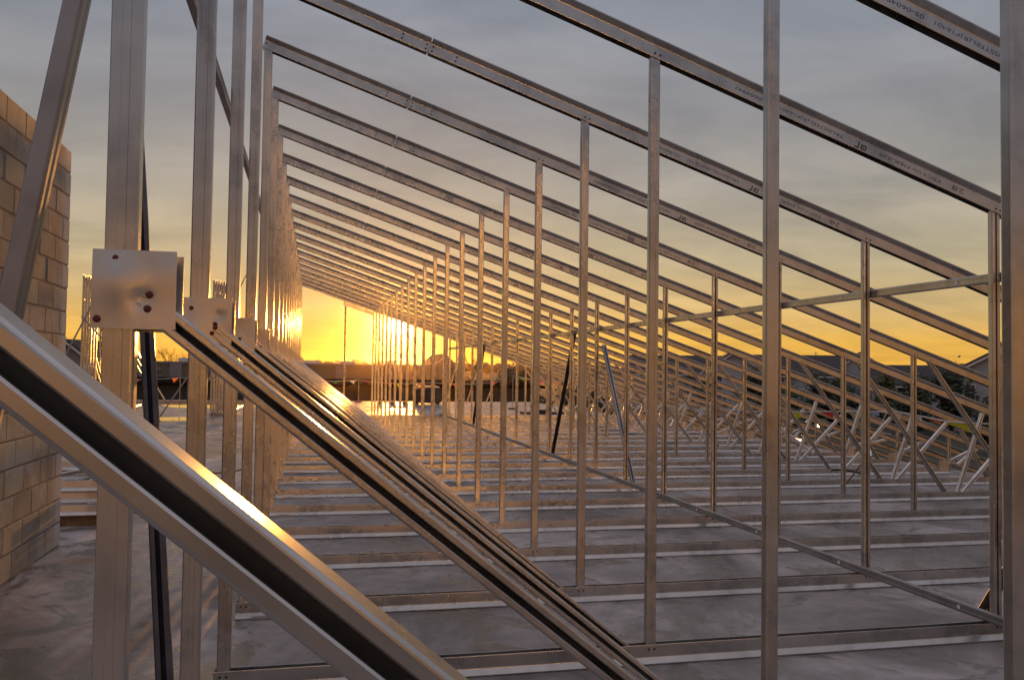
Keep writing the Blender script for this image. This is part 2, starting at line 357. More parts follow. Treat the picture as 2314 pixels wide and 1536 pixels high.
for a0, a1, h0, h1 in ((0, .038, .010, .017), (0, .038, .033, .040), (0, .008, .017, .033), (.030, .038, .017, .033), (.012, .030, .0225, .0275), (.050, .059, .008, .047), (.059, .078, .008, .016)):
    o = loc(3.05, zu(3.05)); tm.add([o-DV*a+NV*h+Vector((0, -.0266, 0)) for a, h in ((a0, h0), (a1, h0), (a1, h1), (a0, h1))], [(0, 1, 2, 3)])
proto['stencil_logo'] = tm.mesh('stencil_logo', M['ink'])
# screw positions on the chord faces
TOPS = []
for x in (NODES['V1'], NODES['V2'], NODES['V3']): TOPS += [(x-.014, .022), (x+.016, .022)]
for dx, hs in ((-.175, (.022, .05)), (-.020, (.02, .05)), (.022, (.02, .05)), (.178, (.022, .05))): TOPS += [(.685+dx, h) for h in hs]
TOPS += [(-.405, .045), (6.43, .022), (8.24, .022)]
BOTS = [(x+d, .078) for x in (NODES['V1'], NODES['V2'], NODES['V3']) for d in (-.016, .016)]+[(1.60, .078), (1.635, .070), (-.395, .075), (-.365, .075), (7.69, .075), (7.85, .078), (7.91, .078), (9.42, .075)]
SCREW_SETS = [((.27, .89), (.68, .44), (.66, .26), (.07, .12)), ((.17, .77), (.66, .44), (.60, .24), (.66, .36)), ((.55, .36), (.42, .24), (.15, .8), (.15, .15)), ((.35, .33), (.2, .8), (.72, .3), (.15, .15))]

def truss(k, label):
    y = Y0+k*SP
    if k == -3: y = .683
    t = thing('roof_truss', label, 'roof truss', (XE, y, 0), 'galvanised roof trusses standing in a row')
    fine = k <= 8
    tops = [link('top_chord', me, t) for me in proto['top_chord']]
    link('splice_bar', proto['splice_bar'], t)
    bot = link('bottom_chord', proto['bottom_chord'], t)
    link('clip_angle', proto['clip_angle'], t)
    link('end_post', proto['end_post'], t)
    for i, me in enumerate(proto['vertical_web']): link('vertical_web', me, t)
    for i, me in enumerate(proto['diagonal_web']): link('diagonal_web', near_diag if (k == -3 and i == 0) else me, t)
    gz = 1.610
    pm = proto['plate_a'] if k == -2 else proto['plate_b'] if k == -1 else proto['plate_c']
    gp = link('gusset_plate', pm, t, loc(-.430, gz)+Vector((0, -.0262, 0)))
    link('gusset_plate', proto['plate_c'], t, loc(-.424, gz-.004)+Vector((0, .0242, 0)))
    link('heel_plate', proto['heel'], t, loc(9.58, .02)+Vector((0, -.0292, 0)))
    if fine:
        for u, v in SCREW_SETS[min(k+2, 3)] if k >= -2 else ():
            link('screw', proto['red'], gp, (u*PL, .001, v*PL))
        for x, h in TOPS:
            p = loc(x, zu(x))+NV*h; link('screw', proto['dark'], tops[0 if x < .684 else 1], (p.x, -.0255, p.z))
        for x, z in BOTS:
            p = loc(x, z); link('screw', proto['dark'], bot, (p.x, -.0255, p.z))
        for me in proto['lettering']: link('lettering', me, tops[1])
        link('stencil_logo', proto['stencil_logo'], tops[1])
    if k == -1:
        sc = MB(); sc.tube([(.104, -.0035, .070), (.112, -.0045, .066), (.112, -.004, .056), (.100, -.003, .049), (.106, -.003, .043), (.124, -.003, .032)], .0012, 5)
        sc.build('marker_scribble', M['ink'], gp)
    if k == 18:
        e = MB(); e.sweep([(.0, -.026), (.10, -.026), (.10, .026), (.0, .026)], loc(.85, zu(.85)-.125), loc(1.75, zu(1.75)-.125), NV, YV); e.build('ledger', M['steel'], t)
        member(.93, .1, .93, zu(.93)-.1, P_THIN).build('hanger_rod', M['steel'], t, 35)
    if k > 0:
        rj = random.Random(k*7+1); t.rotation_euler = (rj.uniform(-.0028, .0028), 0, rj.uniform(-.0012, .0012)); t.location.y += rj.uniform(-.010, .010)
    return t
ORD = ['first', 'second', 'third', 'fourth', 'fifth', 'sixth', 'seventh', 'eighth', 'ninth', 'tenth', 'eleventh']
for k in range(-3, 19):
    i = k+3
    if k == -3: lab = 'nearest steel roof truss, only its broad glinting diagonal crosses the lower left'
    elif k == -2: lab = 'steel roof truss with the largest square gusset plate and four maroon screws'
    elif k == -1: lab = 'steel roof truss whose gusset plate carries a dark marker squiggle'
    elif k == 18: lab = 'farthest steel roof truss, with a ledger and a thin hanger rod'
    elif i <= 10: lab = ORD[i]+' steel roof truss counted from the camera end of the row'
    else: lab = ORD[18-k]+' steel roof truss counted from the far end of the row'
    truss(k, lab)

# ------------------------------------------------------------------ runners and braces
def along(prof, p0, p1, up_=(0, 0, 1)):
    p0, p1 = Vector(p0), Vector(p1); d = (p1-p0).normalized(); a = (Vector(up_)-d*d.dot(Vector(up_))).normalized(); b = d.cross(a)
    mb = MB(); mb.sweep(prof, p0, p1, a, b); return mb
P_OPEN = channel(.062, .042, .044, side=-1, r=.005); P_RUN = channel(.062, .030, .012, side=-1); P_RUN2 = channel(.058, .034, .012, side=1); P_BR = channel(.060, .042, .016, side=-1)
def bar(name, label, prof, p0, p1, up_=(0, 0, 1), mat='brace', group=None, cat='brace'):
    o = Vector(p0); mb = along(prof, (0, 0, 0), Vector(p1)-o, up_)
    ob = mb.build(name, M[mat], None, None, o); tag(ob, label, cat, group); return ob
ra = bar('steel_runner', 'long steel runner fixed level along the right side of the verticals, above eye height', P_RUN2, (3.939+.052, 1.0, 2.13), (3.939+.052, 26.6, 2.13), mat='steel', cat='runner')
rb_ = bar('steel_runner', 'long steel runner lying across the bottom chords at floor level', P_RUN2, (3.939-.060, 1.6, CH+.033), (3.939-.060, 26.6, CH+.033), cat='runner')
rc = bar('steel_runner', 'dark steel runner high on the outer face of the end posts, upper left', P_RUN, (-.452, 1.2, 2.86), (-.452, 26.5, 2.86), cat='runner')
hm = MB()
for i in range(20): hm.box(-.0014, .0014, .3+i*1.22, .325+i*1.22, -.012, .012)
hm.build('bright_tag', M['white'], ra, None, (-.0182, .9, 0))
hm2 = MB()
for i in range(20): hm2.box(-.0014, .0014, .3+i*1.22, .325+i*1.22, -.010, .010)
hm2.build('bright_tag', M['white'], rb_, None, (-.0182, 2.6, 0))
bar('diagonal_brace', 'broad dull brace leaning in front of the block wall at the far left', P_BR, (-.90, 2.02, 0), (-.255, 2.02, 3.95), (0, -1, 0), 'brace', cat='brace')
bar('diagonal_brace', 'dark brace leaning away behind the post with the largest gusset plate', P_BR, (-.43, 3.12, 0.0), (-1.02, 5.12, 3.3), (1, 0, 0), 'dark_steel', cat='brace')
bar('diagonal_brace', 'dark brace leaning left from the verticals to the chords, middle of the row', P_BR, (4.02, 14.15, .11), (4.02, 12.95, 2.14), (1, 0, 0), 'dark_steel', cat='brace')
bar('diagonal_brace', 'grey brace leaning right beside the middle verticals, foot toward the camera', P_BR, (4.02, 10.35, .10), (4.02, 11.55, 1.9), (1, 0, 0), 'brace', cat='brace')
bar('diagonal_brace', 'dark brace rising toward the camera from the foot of the rightmost vertical', P_BR, (4.03, 4.50, .11), (4.03, 3.25, 2.0), (1, 0, 0), 'dark_steel', cat='brace')
bar('diagonal_brace', 'short dark brace leaning among the verticals near the far end of the row', P_BR, (4.02, 21.6, .10), (4.02, 20.3, 2.1), (1, 0, 0), 'dark_steel', cat='brace')
for i, (xa, xb, h, w) in enumerate(((5.64, 6.5, 3.4, 'leftmost'), (6.54, 7.35, 2.6, 'middle'), (7.39, 7.95, 1.5, 'rightmost'))):
    bar('kicker_brace', w+' of three shiny kicker braces standing on the deck past the last truss', P_BR, (xa, 36.8, 0), (xb, 36.8, h), (0, 1, 0), 'steel', 'kicker braces beyond the last truss', 'brace')

# ------------------------------------------------------------------ bundles of spare trusses, left background
def bundle(cx, cy, n, label):
    t = thing('truss_bundle', label, 'truss bundle', (cx, cy, 0), 'bundles of spare trusses standing on the deck')
    for i in range(n):
        x = (i-(n-1)/2)*.074; h = 4.12-.02*(i % 2)-.012*i
        b = MB(); b.sweep(P_BACK, (x, 0, .02), (x, 0, h), (1, 0, 0), (0, 1, 0)); b.build('end_post', M['steel'], t, 35)
        b = MB(); d = Vector((0, CT, -ST)); nn = Vector((0, ST, CT))
        b.sweep([(v, bb*.75) for v, bb in CHP], (x, -.06, h-.05), Vector((x, -.06, h-.05))+d*9.5, nn, (1, 0, 0)); b.build('top_chord', M['steel'], t, 35)
        b = MB(); b.sweep([(v, bb*.75) for v, bb in CHP], (x, -.06, .0), (x, 9.2, 0), (0, 0, 1), (1, 0, 0)); b.build('bottom_chord', M['steel'], t, 35)
        b = MB(); b.sweep(P_THIN, (x, .05, 1.72), (x, 2.0, .1), (0, .63, .77), (1, 0, 0)); b.build('diagonal_web', M['steel'], t, 35)
        b = MB(); b.sweep(P_THIN, (x, 2.2, .05), (x, 2.2, h-.75), (1, 0, 0), (0, 1, 0)); b.build('vertical_web', M['steel'], t, 35)
        b = MB(); b.box(x-.03, x+.03, -.031, -.027, 1.35, 1.55); b.build('gusset_plate', M['plate'], t)
    return t
bundle(-6.41, 27.3, 6, 'upright bundle of six spare trusses by the end of the block wall')
bundle(-2.78, 27.3, 6, 'upright bundle of six spare trusses seen between the second and third end posts')
gb = 'braces holding up the truss bundles'
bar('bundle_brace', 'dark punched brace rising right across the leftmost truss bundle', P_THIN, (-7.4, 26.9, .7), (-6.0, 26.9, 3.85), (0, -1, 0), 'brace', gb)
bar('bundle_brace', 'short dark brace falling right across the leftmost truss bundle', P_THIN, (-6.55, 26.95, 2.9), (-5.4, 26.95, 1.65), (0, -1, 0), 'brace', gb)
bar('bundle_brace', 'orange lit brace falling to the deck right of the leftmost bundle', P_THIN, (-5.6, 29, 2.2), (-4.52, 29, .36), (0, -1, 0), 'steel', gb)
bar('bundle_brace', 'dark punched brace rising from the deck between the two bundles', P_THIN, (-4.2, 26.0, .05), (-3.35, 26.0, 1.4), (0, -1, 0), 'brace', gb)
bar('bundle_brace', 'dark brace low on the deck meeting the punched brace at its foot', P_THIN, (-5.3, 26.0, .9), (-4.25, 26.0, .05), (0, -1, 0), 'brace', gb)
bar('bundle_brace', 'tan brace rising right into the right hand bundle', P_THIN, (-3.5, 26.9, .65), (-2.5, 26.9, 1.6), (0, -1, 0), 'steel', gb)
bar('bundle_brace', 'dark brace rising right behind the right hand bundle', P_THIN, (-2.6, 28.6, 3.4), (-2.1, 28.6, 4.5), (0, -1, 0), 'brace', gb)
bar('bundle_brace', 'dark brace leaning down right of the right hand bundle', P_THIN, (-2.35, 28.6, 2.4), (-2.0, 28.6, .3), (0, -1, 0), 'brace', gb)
bar('steel_runner', 'steel channel lying crosswise low behind both truss bundles', channel(.15, .05, .02, side=1), (-7.2, 29.1, .34), (-1.6, 29.1, .34), (0, 0, 1), 'steel', None, 'runner')

# flat stack of trusses behind the wall
def flat_truss(z, dy, label):
    t = thing('flat_truss', label, 'roof truss', (-4.6, 8.9+dy, z), 'trusses lying flat behind the block wall')
    for y in (0, 1.75):
        b = MB(); b.sweep(CHP, (-1.5, y, .0), (2.75, y, .0), (0, 0, 1), (0, 1, 0)); b.build('chord', M['steel'], t, 35)
    for x0, x1 in ((-.6, -.1), (.5, .0), (1.75, 2.28), (2.45, 2.62)):
        b = MB(); d = Vector((x1-x0, 1.75, 0)).normalized(); b.sweep(P_THIN, (x0, .05, .04), (x1, 1.75, .04), (-d.y, d.x, 0), (0, 0, 1)); b.build('web', M['steel'], t, 35)
    return t
flat_truss(.10, 0, 'truss lying flat behind the block wall, lowest of its stack')
flat_truss(.215, .04, 'truss lying flat behind the block wall, middle of its stack')
flat_truss(.33, -.02, 'truss lying flat behind the block wall, topmost of its stack')
for i, (yy, w) in enumerate(((8.95, 'near'), (10.6, 'far'))):
    b = MB(); b.box(-1.4, 2.7, -.05, .05, 0, .095); tag(b.build('timber_dunnage', M['wood'], None, None, (-4.6, yy, 0)), w+' timber bearer under the flat truss stack', 'timber')

# ------------------------------------------------------------------ block wall
wall = thing('block_wall', 'tall concrete block wall with a raw mortar smeared end at the left', 'wall', (-2.15, 5, 0))
mb = MB(); ROWS, RH, BL = 17, .197, .40; YE = 7.97; XF = .10
def bevel_box(mb, x0, x1, y0, y1, z0, z1, e):
    vs = []; fs = []
    vs = [(x0, y0, z0), (x0, y1, z0), (x0, y1, z1), (x0, y0, z1), (x1-e, y0, z0), (x1-e, y1, z0), (x1-e, y1, z1), (x1-e, y0, z1),
          (x1, y0+e, z0+e), (x1, y1-e, z0+e), (x1, y1-e, z1-e), (x1, y0+e, z1-e)]
    fs = [(0, 3, 2, 1), (0, 1, 5, 4), (1, 2, 6, 5), (2, 3, 7, 6), (3, 0, 4, 7), (4, 5, 9, 8), (5, 6, 10, 9), (6, 7, 11, 10), (7, 4, 8, 11), (8, 9, 10, 11)]
    mb.add(vs, fs)
random.seed(4)
for r in range(ROWS):
    z0 = r*RH+.004; y = YE; first = True
    while y > 2.4:
        L = BL/2 if (first and r % 2) else BL
        j = random.uniform(-.003, .003)
        bevel_box(mb, -.098, XF+j, y-L+.005-5, y-.005-5, z0+.005, z0+RH-.005, .007)
        y -= L; first = False
mb.build('blocks', M['block'], wall)
mm = MB(); mm.box(-.09, XF-.006, 2.4-5, YE-.008-5, 0, ROWS*RH-.004); mm.build('mortar', M['mortar'], wall)

# ------------------------------------------------------------------ warning line, ropes and flags
def ribbon(pts, w, mat, name, parent, ang=0):
    b = MB(); vs = []
    for i, p in enumerate(pts):
        ww = w[i]; a = ang+i*.45; d = Vector((0, math.sin(a)*.6, -1)).normalized()
        vs.append(Vector(p)); vs.append(Vector(p)+d*ww)
    b.add(vs, [(2*i, 2*i+2, 2*i+3, 2*i+1) for i in range(len(pts)-1)])
    b.add([v+Vector((.0015, .0015, 0)) for v in vs], [(2*i, 2*i+1, 2*i+3, 2*i+2) for i in range(len(pts)-1)])
    return b.build(name, mat, parent)
random.seed(21)
wl = thing('warning_line', 'pale rope with coloured pennants strung low through the far right webs', 'warning line', (8.2, 8, 0))
tp = [(8.25, 7.6, .93), (8.2, 8.9, .95), (8.2, 9.7, .925), (8.22, 10.75, 1.005), (8.2, 12.1, .945), (8.2, 14.1, .83), (8.25, 16.0, .78), (8.25, 18.2, .70), (8.3, 20.5, .72), (8.3, 23.0, .62), (8.3, 26, .66)]
loc_ = lambda p: Vector(p)-Vector((8.2, 8, 0))
b = MB(); b.tube([loc_(p) for p in tp], .011, 5); b.build('rope', M['rope'], wl)
b = MB(); b.tube([loc_((8.2, 10.72, 1.0)), loc_((8.1, 10.75, 1.06)), loc_((8.05, 10.8, 1.0)), loc_((7.98, 10.8, .86)), loc_((7.9, 10.8, .76)), loc_((7.96, 10.8, .70)), loc_((8.08, 10.75, .69))], .006, 5); b.build('rope_tail', M['rope'], wl)
b = MB(); b.tube([loc_((8.22, 10.72, 1.0)), loc_((8.16, 10.7, .86)), loc_((8.19, 10.7, .75)), loc_((8.14, 10.7, .66))], .008, 5); b.build('rope_tail', M['rope'], wl)
def at_line(y):
    for p, q_ in zip(tp, tp[1:]):
        if p[1] <= y <= q_[1]:
            f = (y-p[1])/(q_[1]-p[1]); return Vector(p).lerp(Vector(q_), f)
for y, L, w, c in ((8.15, .3, .12, 'red'), (9.22, .55, .17, 'yellow'), (9.88, .3, .07, 'orange'), (10.28, .35, .08, 'pale'), (11.2, .4, .07, 'blue'), (11.75, .5, .04, 'green'), (12.35, .35, .10, 'red'), (13.3, .55, .13, 'yellow'), (14.9, .4, .06, 'pale'), (15.5, .5, .05, 'blue'), (16.4, .4, .1, 'orange'), (17.1, .55, .16, 'pale'), (18.6, .4, .12, 'pale'), (19.8, .4, .06, 'green'), (21.2, .4, .12, 'blue'), (22.4, .4, .14, 'yellow'), (23.8, .4, .1, 'blue'), (25, .4, .12, 'red')):
    pts = [loc_(at_line(min(y+L*i/5, 25.9))) for i in range(6)]
    ribbon(pts, [w*(1-.16*i)*random.uniform(.7, 1.1) for i in range(6)], M[c], 'pennant', wl, random.uniform(-.5, .5))
def pennant_line(name, label, pts, flags):
    t = thing(name, label, 'pennant line', pts[0])
    o = Vector(pts[0]); P = [Vector(p)-o for p in pts]
    full = []
    for a, b2 in zip(P, P[1:]):
        for i in range(6):
            f = i/6; q_ = a.lerp(b2, f); q_.z -= .10*4*f*(1-f); full.append(q_)
    full.append(P[-1])
    b = MB(); b.tube(full, .010, 4); b.build('rope', M['rope'], t)
    for x, c, w, h in flags:
        for a, b2 in zip(full, full[1:]):
            if a.x <= x-o.x <= b2.x:
                p = a.lerp(b2, (x-o.x-a.x)/(b2.x-a.x)); sw = random.uniform(-.08, .08); dx = random.uniform(-.06, .1)
                f = MB(); f.add([p+Vector((-w*.4, 0, 0)), p+Vector((w*.4, sw*.4, 0)), p+Vector((dx, sw, -h*.75)), p+Vector((0, sw*.5, -h*.35))], [(0, 3, 1), (0, 2, 3), (3, 2, 1)])
                f.build('pennant', M[c], t); break
    for p in P:
        b = MB(); b.tube([p+Vector((0, 0, .02)), Vector((p.x, p.y, -o.z))], .015, 5); b.build('stanchion', M['steel'], t)
        b = MB(); b.disc((p.x, p.y, -o.z), .18, .05, 10, (0, 0, 1)); b.build('stanchion_base', M['black'], t)
    return t
pennant_line('pennant_line', 'line of triangular pennants on stanchions along the far deck edge', [(-9, 38.2, 1.0), (-5.4, 38.2, 1.0), (-1.2, 38.4, 1.02), (2.0, 38.5, .98), (5.2, 38.5, .9), (8.6, 38.5, 1.0)],
    [(-8.2, 'yellow', .3, .2), (-7.1, 'red', .25, .2), (-5.6, 'orange', .32, .26), (-5.0, 'yellow', .28, .14), (-3.7, 'green', .34, .16), (-2.4, 'red', .25, .2), (1.0, 'green', .34, .12), (1.7, 'pale', .34, .22), (2.35, 'red', .4, .07), (3.35, 'red', .14, .2), (3.75, 'yellow', .2, .24), (4.5, 'pale', .3, .12), (4.75, 'orange', .12, .3), (5.9, 'red', .3, .1), (6.4, 'orange', .5, .3), (7.1, 'green', .5, .1), (7.5, 'yellow', .2, .4), (8.1, 'red', .4, .2)])
pennant_line('pennant_line', 'short line of red and yellow pennants among the last webs', [(7.6, 32.5, 1.3), (9.9, 31.5, 1.1)], [(7.9, 'green', .3, .14), (8.3, 'red', .4, .16), (8.6, 'red', .35, .14), (8.0, 'yellow', .35, .14), (9.5, 'red', .3, .2), (9.2, 'orange', .3, .2)])

# ------------------------------------------------------------------ small things on the deck
b = MB(); b.tube([(0, 0, .012), (.12, -.05, .02), (.25, -.03, .03), (.36, .05, .035), (.43, .10, .05)], .012, 6); tag(b.build('hose', M['rust'], None, 40, (-1.39, 12.85, 0)), 'short rusty red hose on the deck between the end posts', 'hose')
t = thing('job_box', 'dark steel tool chest on the far deck edge left of the kicker braces', 'tool chest', (4.85, 37.0, 0))
b = MB(); b.box(-.55, .55, -.35, .35, .06, .62); b.build('body', M['box'], t)
b = MB(); b.add([(-.58, -.38, .622), (.58, -.38, .622), (.58, .38, .622), (-.58, .38, .622), (-.5, -.30, .70), (.5, -.30, .70), (.5, .30, .70), (-.5, .30, .70)], [(0, 1, 5, 4), (1, 2, 6, 5), (2, 3, 7, 6), (3, 0, 4, 7), (4, 5, 6, 7), (3, 2, 1, 0)]); b.build('lid', M['box'], t)
for x in (-.45, .45): b = MB(); b.box(x-.05, x+.05, -.3, .3, 0, .058); b.build('skid', M['wood'], t)
for i in range(3):
    b = MB(); b.box(-.42, .42, -.36, .36, 0, .02); ob = b.build('metal_sheet', M['plate'], None, None, (4.95-.10*i, 37.0, .712+.024*i)); ob.rotation_euler = (0, 0, .16*i-.1); tag(ob, ['lowest', 'middle', 'topmost'][i]+' loose pale sheet lying on the dark tool chest', 'sheet', 'loose sheets on the tool chest')
t = thing('pallet', 'timber pallet lit by the low sun on the far deck', 'pallet', (3.3, 36.2, 0))
for i in range(6): b = MB(); b.box(-.6, .6, -.5+i*.19, -.4+i*.19, .11, .13); b.build('deck_board', M['wood'], t)
for x in (-.5, 0, .5): b = MB(); b.box(x-.04, x+.04, -.5, .55, 0, .108); b.build('stringer', M['wood'], t)
b = MB(); b.tube([(0, 0, .02), (.03, -.2, .05), (.06, -.35, .05), (.1, -.6, .03)], .016, 6); tag(b.build('cable', M['black'], None, 40, (7.50, 11.3, CH)), 'black cable draped over the bottom chords near the right webs', 'cable')
b = MB(); b.tube([(0, 0, 0), (.28, -.05, .36)], [.010, .012], 5); tag(b.build('stick', M['wood'], None, 40, (6.62, 9.73, CH)), 'thin brown stick leaning up from a bottom chord', 'stick')
b = MB(); b.box(-.9, .9, -.25, .25, 0, .07); b.box(-.4, .1, -.2, .2, .07, .15); tag(b.build('tarp_bundle', M['black'], None, None, (8.0, 29.0, 0)), 'low black tarpaulin bundle on the deck among the far webs', 'tarpaulin')
random.seed(9)
for i, (x, y, w) in enumerate(((4.95, 5.1, 'loose scrap of foil on the chord ledge in the right foreground'),)):
    b = MB(); b.tube([(0, 0, .012), (.03, .02, .03), (.07, 0, .014), (.12, .03, .012)], .006, 5); tag(b.build('wire_scrap', M['steel'], None, 40, (6.3, 7.0, 0)), 'small curl of scrap wire on the deck between right hand chords', 'wire scrap')

# loose offcuts among the right hand webs
random.seed(15)
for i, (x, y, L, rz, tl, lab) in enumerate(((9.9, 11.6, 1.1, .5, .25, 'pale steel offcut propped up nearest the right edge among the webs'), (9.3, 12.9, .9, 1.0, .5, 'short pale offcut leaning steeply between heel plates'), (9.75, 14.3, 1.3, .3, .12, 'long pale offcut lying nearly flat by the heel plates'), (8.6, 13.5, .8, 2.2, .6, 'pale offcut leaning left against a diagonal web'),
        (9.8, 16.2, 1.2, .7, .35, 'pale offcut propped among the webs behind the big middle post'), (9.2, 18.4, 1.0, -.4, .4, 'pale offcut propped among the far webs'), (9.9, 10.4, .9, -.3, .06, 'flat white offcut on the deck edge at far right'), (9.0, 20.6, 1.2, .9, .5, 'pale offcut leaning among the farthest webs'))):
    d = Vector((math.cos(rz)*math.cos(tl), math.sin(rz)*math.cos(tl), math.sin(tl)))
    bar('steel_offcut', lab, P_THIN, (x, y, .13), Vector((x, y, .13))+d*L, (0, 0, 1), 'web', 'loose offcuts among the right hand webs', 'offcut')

# ------------------------------------------------------------------ background: buildings
GZ = -4.0
def polar(az, r): return (r*math.sin(R(az)), r*math.cos(R(az)))
def house(az, r, w, d, eave, ridge, rz, label, wall='siding', gable_front=True, wins=(), chimney=False):
    x, y = polar(az, r); t = thing('house', label, 'house', (x, y, GZ), 'houses beyond the deck', rz)
    mb = MB(); h = w/2
    if gable_front:
        mb.add([(-h, 0, 0), (h, 0, 0), (h, 0, eave), (0, 0, ridge), (-h, 0, eave), (-h, d, 0), (h, d, 0), (h, d, eave), (0, d, ridge), (-h, d, eave)],
               [(0, 1, 2, 3, 4), (5, 9, 8, 7, 6), (1, 6, 7, 2), (0, 4, 9, 5)])
        rf = MB(); o = .45; s = (ridge-eave)/h
        for sg in (-1, 1):
            a = [(0, -o, ridge+.02), (sg*(h+o), -o, eave-o*s+.02), (sg*(h+o), d+o, eave-o*s+.02), (0, d+o, ridge+.02)]
            rf.add(a+[(p[0], p[1], p[2]+.22) for p in a], [(0, 1, 2, 3), (4, 7, 6, 5), (0, 4, 5, 1), (1, 5, 6, 2), (2, 6, 7, 3), (3, 7, 4, 0)])
        tr = MB()
        for sg in (-1, 1):
            a = [(0, -o-.04, ridge-.25), (sg*(h+o), -o-.04, eave-o*s-.25), (sg*(h+o), -o-.04, eave-o*s), (0, -o-.04, ridge)]
            tr.add(a+[(p[0], p[1]+.035, p[2]) for p in a], [(0, 1, 2, 3), (4, 7, 6, 5), (0, 4, 5, 1), (1, 5, 6, 2), (2, 6, 7, 3), (3, 7, 4, 0)])
    else:
        mb.add([(-h, 0, 0), (h, 0, 0), (h, 0, eave), (-h, 0, eave), (-h, d, 0), (h, d, 0), (h, d, eave), (-h, d, eave), (-h, d/2, ridge), (h, d/2, ridge)],
               [(0, 1, 2, 3), (4, 7, 6, 5), (1, 5, 6, 9, 2), (0, 3, 8, 7, 4)])
        rf = MB(); o = .45; s = (ridge-eave)/(d/2)
        for sg, yb in ((-1, 0), (1, d)):
            a = [(-h-o, d/2, ridge+.02), (h+o, d/2, ridge+.02), (h+o, yb+sg*o, eave-o*s+.02), (-h-o, yb+sg*o, eave-o*s+.02)]
            rf.add(a+[(p[0], p[1], p[2]+.22) for p in a], [(0, 1, 2, 3), (4, 7, 6, 5), (0, 4, 5, 1), (1, 5, 6, 2), (2, 6, 7, 3), (3, 7, 4, 0)])
        tr = MB(); tr.box(-h-o, h+o, -o-.06, -o-.01, eave-o*s-.16, eave-o*s+.03)
    mb.build('wall', M[wall], t); r_ = rf.build('roof', M['roof'], t); tr.build('fascia', M['trim'], t)
    if chimney: c = MB(); c.box(-.5, .3, d*.55, d*.55+.8, ridge-1.2, ridge+1.0); c.build('chimney', M['siding_grey'], r_)
    for wx, wz, ww, wh in wins:
        f = MB()
        for a in ((wx-ww/2-.1, wx-ww/2, wz-.1, wz+wh+.1), (wx+ww/2, wx+ww/2+.1, wz-.1, wz+wh+.1), (wx-ww/2, wx+ww/2, wz-.1, wz), (wx-ww/2, wx+ww/2, wz+wh, wz+wh+.1)): f.box(a[0], a[1], -.06, -.003, a[2], a[3])
        f.box(wx-ww/2, wx+ww/2, -.05, -.012, wz+wh/2-.03, wz+wh/2+.03)
        wo = f.build('window', M['trim'], t)
        p = MB(); p.box(wx-ww/2, wx+ww/2, -.010, -.004, wz, wz+wh); p.build('pane', M['glass'], wo)
    return t
W2 = ((-2, 3.6, .9, 1.4), (2, 3.6, .9, 1.4), (-2, .9, .9, 1.4), (2, .9, .9, 1.4))
house(-14.3, 92, 7.5, 11, 4.9, 7.6, -.25, 'dark gabled house between the block wall and the leftmost truss bundle', 'siding_grey', True, ((0, 3.4, 1, 1.2),))
house(8.6, 150, 5.6, 9, 5.4, 7.9, .1, 'dark gabled house with pale windows right of the sun', 'siding_grey', True, ((-1.2, 3.4, 1, 1.1), (1.2, 3.4, 1, 1.1)))
house(24.0, 118, 12, 9, 5.4, 7.6, -.35, 'grey house half hidden by the middle verticals', 'siding_grey', False, ((-3, 3.4, 1, 1.4), (0, 3.4, 1, 1.4), (3, 3.4, 1, 1.4)))
house(27.6, 116, 9, 9, 5.4, 8.2, -.4, 'pale house with a peaked gable just left of the big middle post', 'siding', True, W2)
house(31.6, 124, 11, 9, 5.4, 7.9, -.45, 'house with shuttered windows just right of the big middle post', 'siding', False, ((-3.6, 3.4, .9, 1.3), (-2.4, 3.4, .9, 1.3), (2.4, 3.4, .9, 1.3), (3.6, 3.4, .9, 1.3)))
house(35.2, 128, 8.6, 12, 5.6, 8.4, -.55, 'pale house with a large blank gable wall facing the deck', 'siding', True, ((2.2, .8, 1, 1.3),))
house(38.0, 122, 9, 8, 4.3, 6.6, -.62, 'lower pale house with a long dark roof among dark trees', 'siding', False, ((-2.5, 2.6, .9, 1.3), (-1, 2.6, .9, 1.3), (2, 2.6, .9, 1.3)))
house(42.6, 96, 10, 12, 5.2, 8.0, -.72, 'house with a steep dark gable at the right edge of the photograph', 'siding', True, ((-2.4, 3.2, .9, 1.4), (-3.6, 3.2, .9, 1.4)))
t = thing('warehouse', 'long flat roofed grey green building below the sunset', 'warehouse', (-2, 128, GZ))
mb = MB(); mb.box(-21, 24, 0, 40, 0, 5.75); mb.build('wall', M['warehouse'], t)
mb = MB(); mb.box(-21.2, 24.2, -.2, 40.2, 5.752, 6.0); mb.build('parapet_cap', M['siding_grey'], t)
for i in range(6): mb = MB(); x = -17.5+i*7.6; mb.box(x, x+1.6, -.25, -.003, 0, 5.7); mb.build('pilaster', M['siding_grey'], t)
for x, w, h in ((-17, 4.5, .55), (-2, 5.0, .45), (6, 2.2, .4), (13, 1.6, .6)): mb = MB(); mb.box(x, x+w, 4, 8, 6.0, 6.0+h); mb.build('rooftop_unit', M['trim'], t)
t = thing('shed', 'low black roofed shed just beyond the far deck edge', 'shed', (-2, 64, GZ))
mb = MB(); mb.box(-16, 19, 0, 9, 0, 4.1); mb.build('wall', M['box'], t)
mb = MB(); mb.add([(-16.4, -.5, 4.102), (19.4, -.5, 4.102), (19.4, 9.5, 4.35), (-16.4, 9.5, 4.35), (-16.4, -.5, 4.3), (19.4, -.5, 4.3), (19.4, 9.5, 4.55), (-16.4, 9.5, 4.55)], [(0, 3, 2, 1), (4, 5, 6, 7), (0, 1, 5, 4), (1, 2, 6, 5), (2, 3, 7, 6), (3, 0, 4, 7)]); mb.build('roof', M['felt'], t)

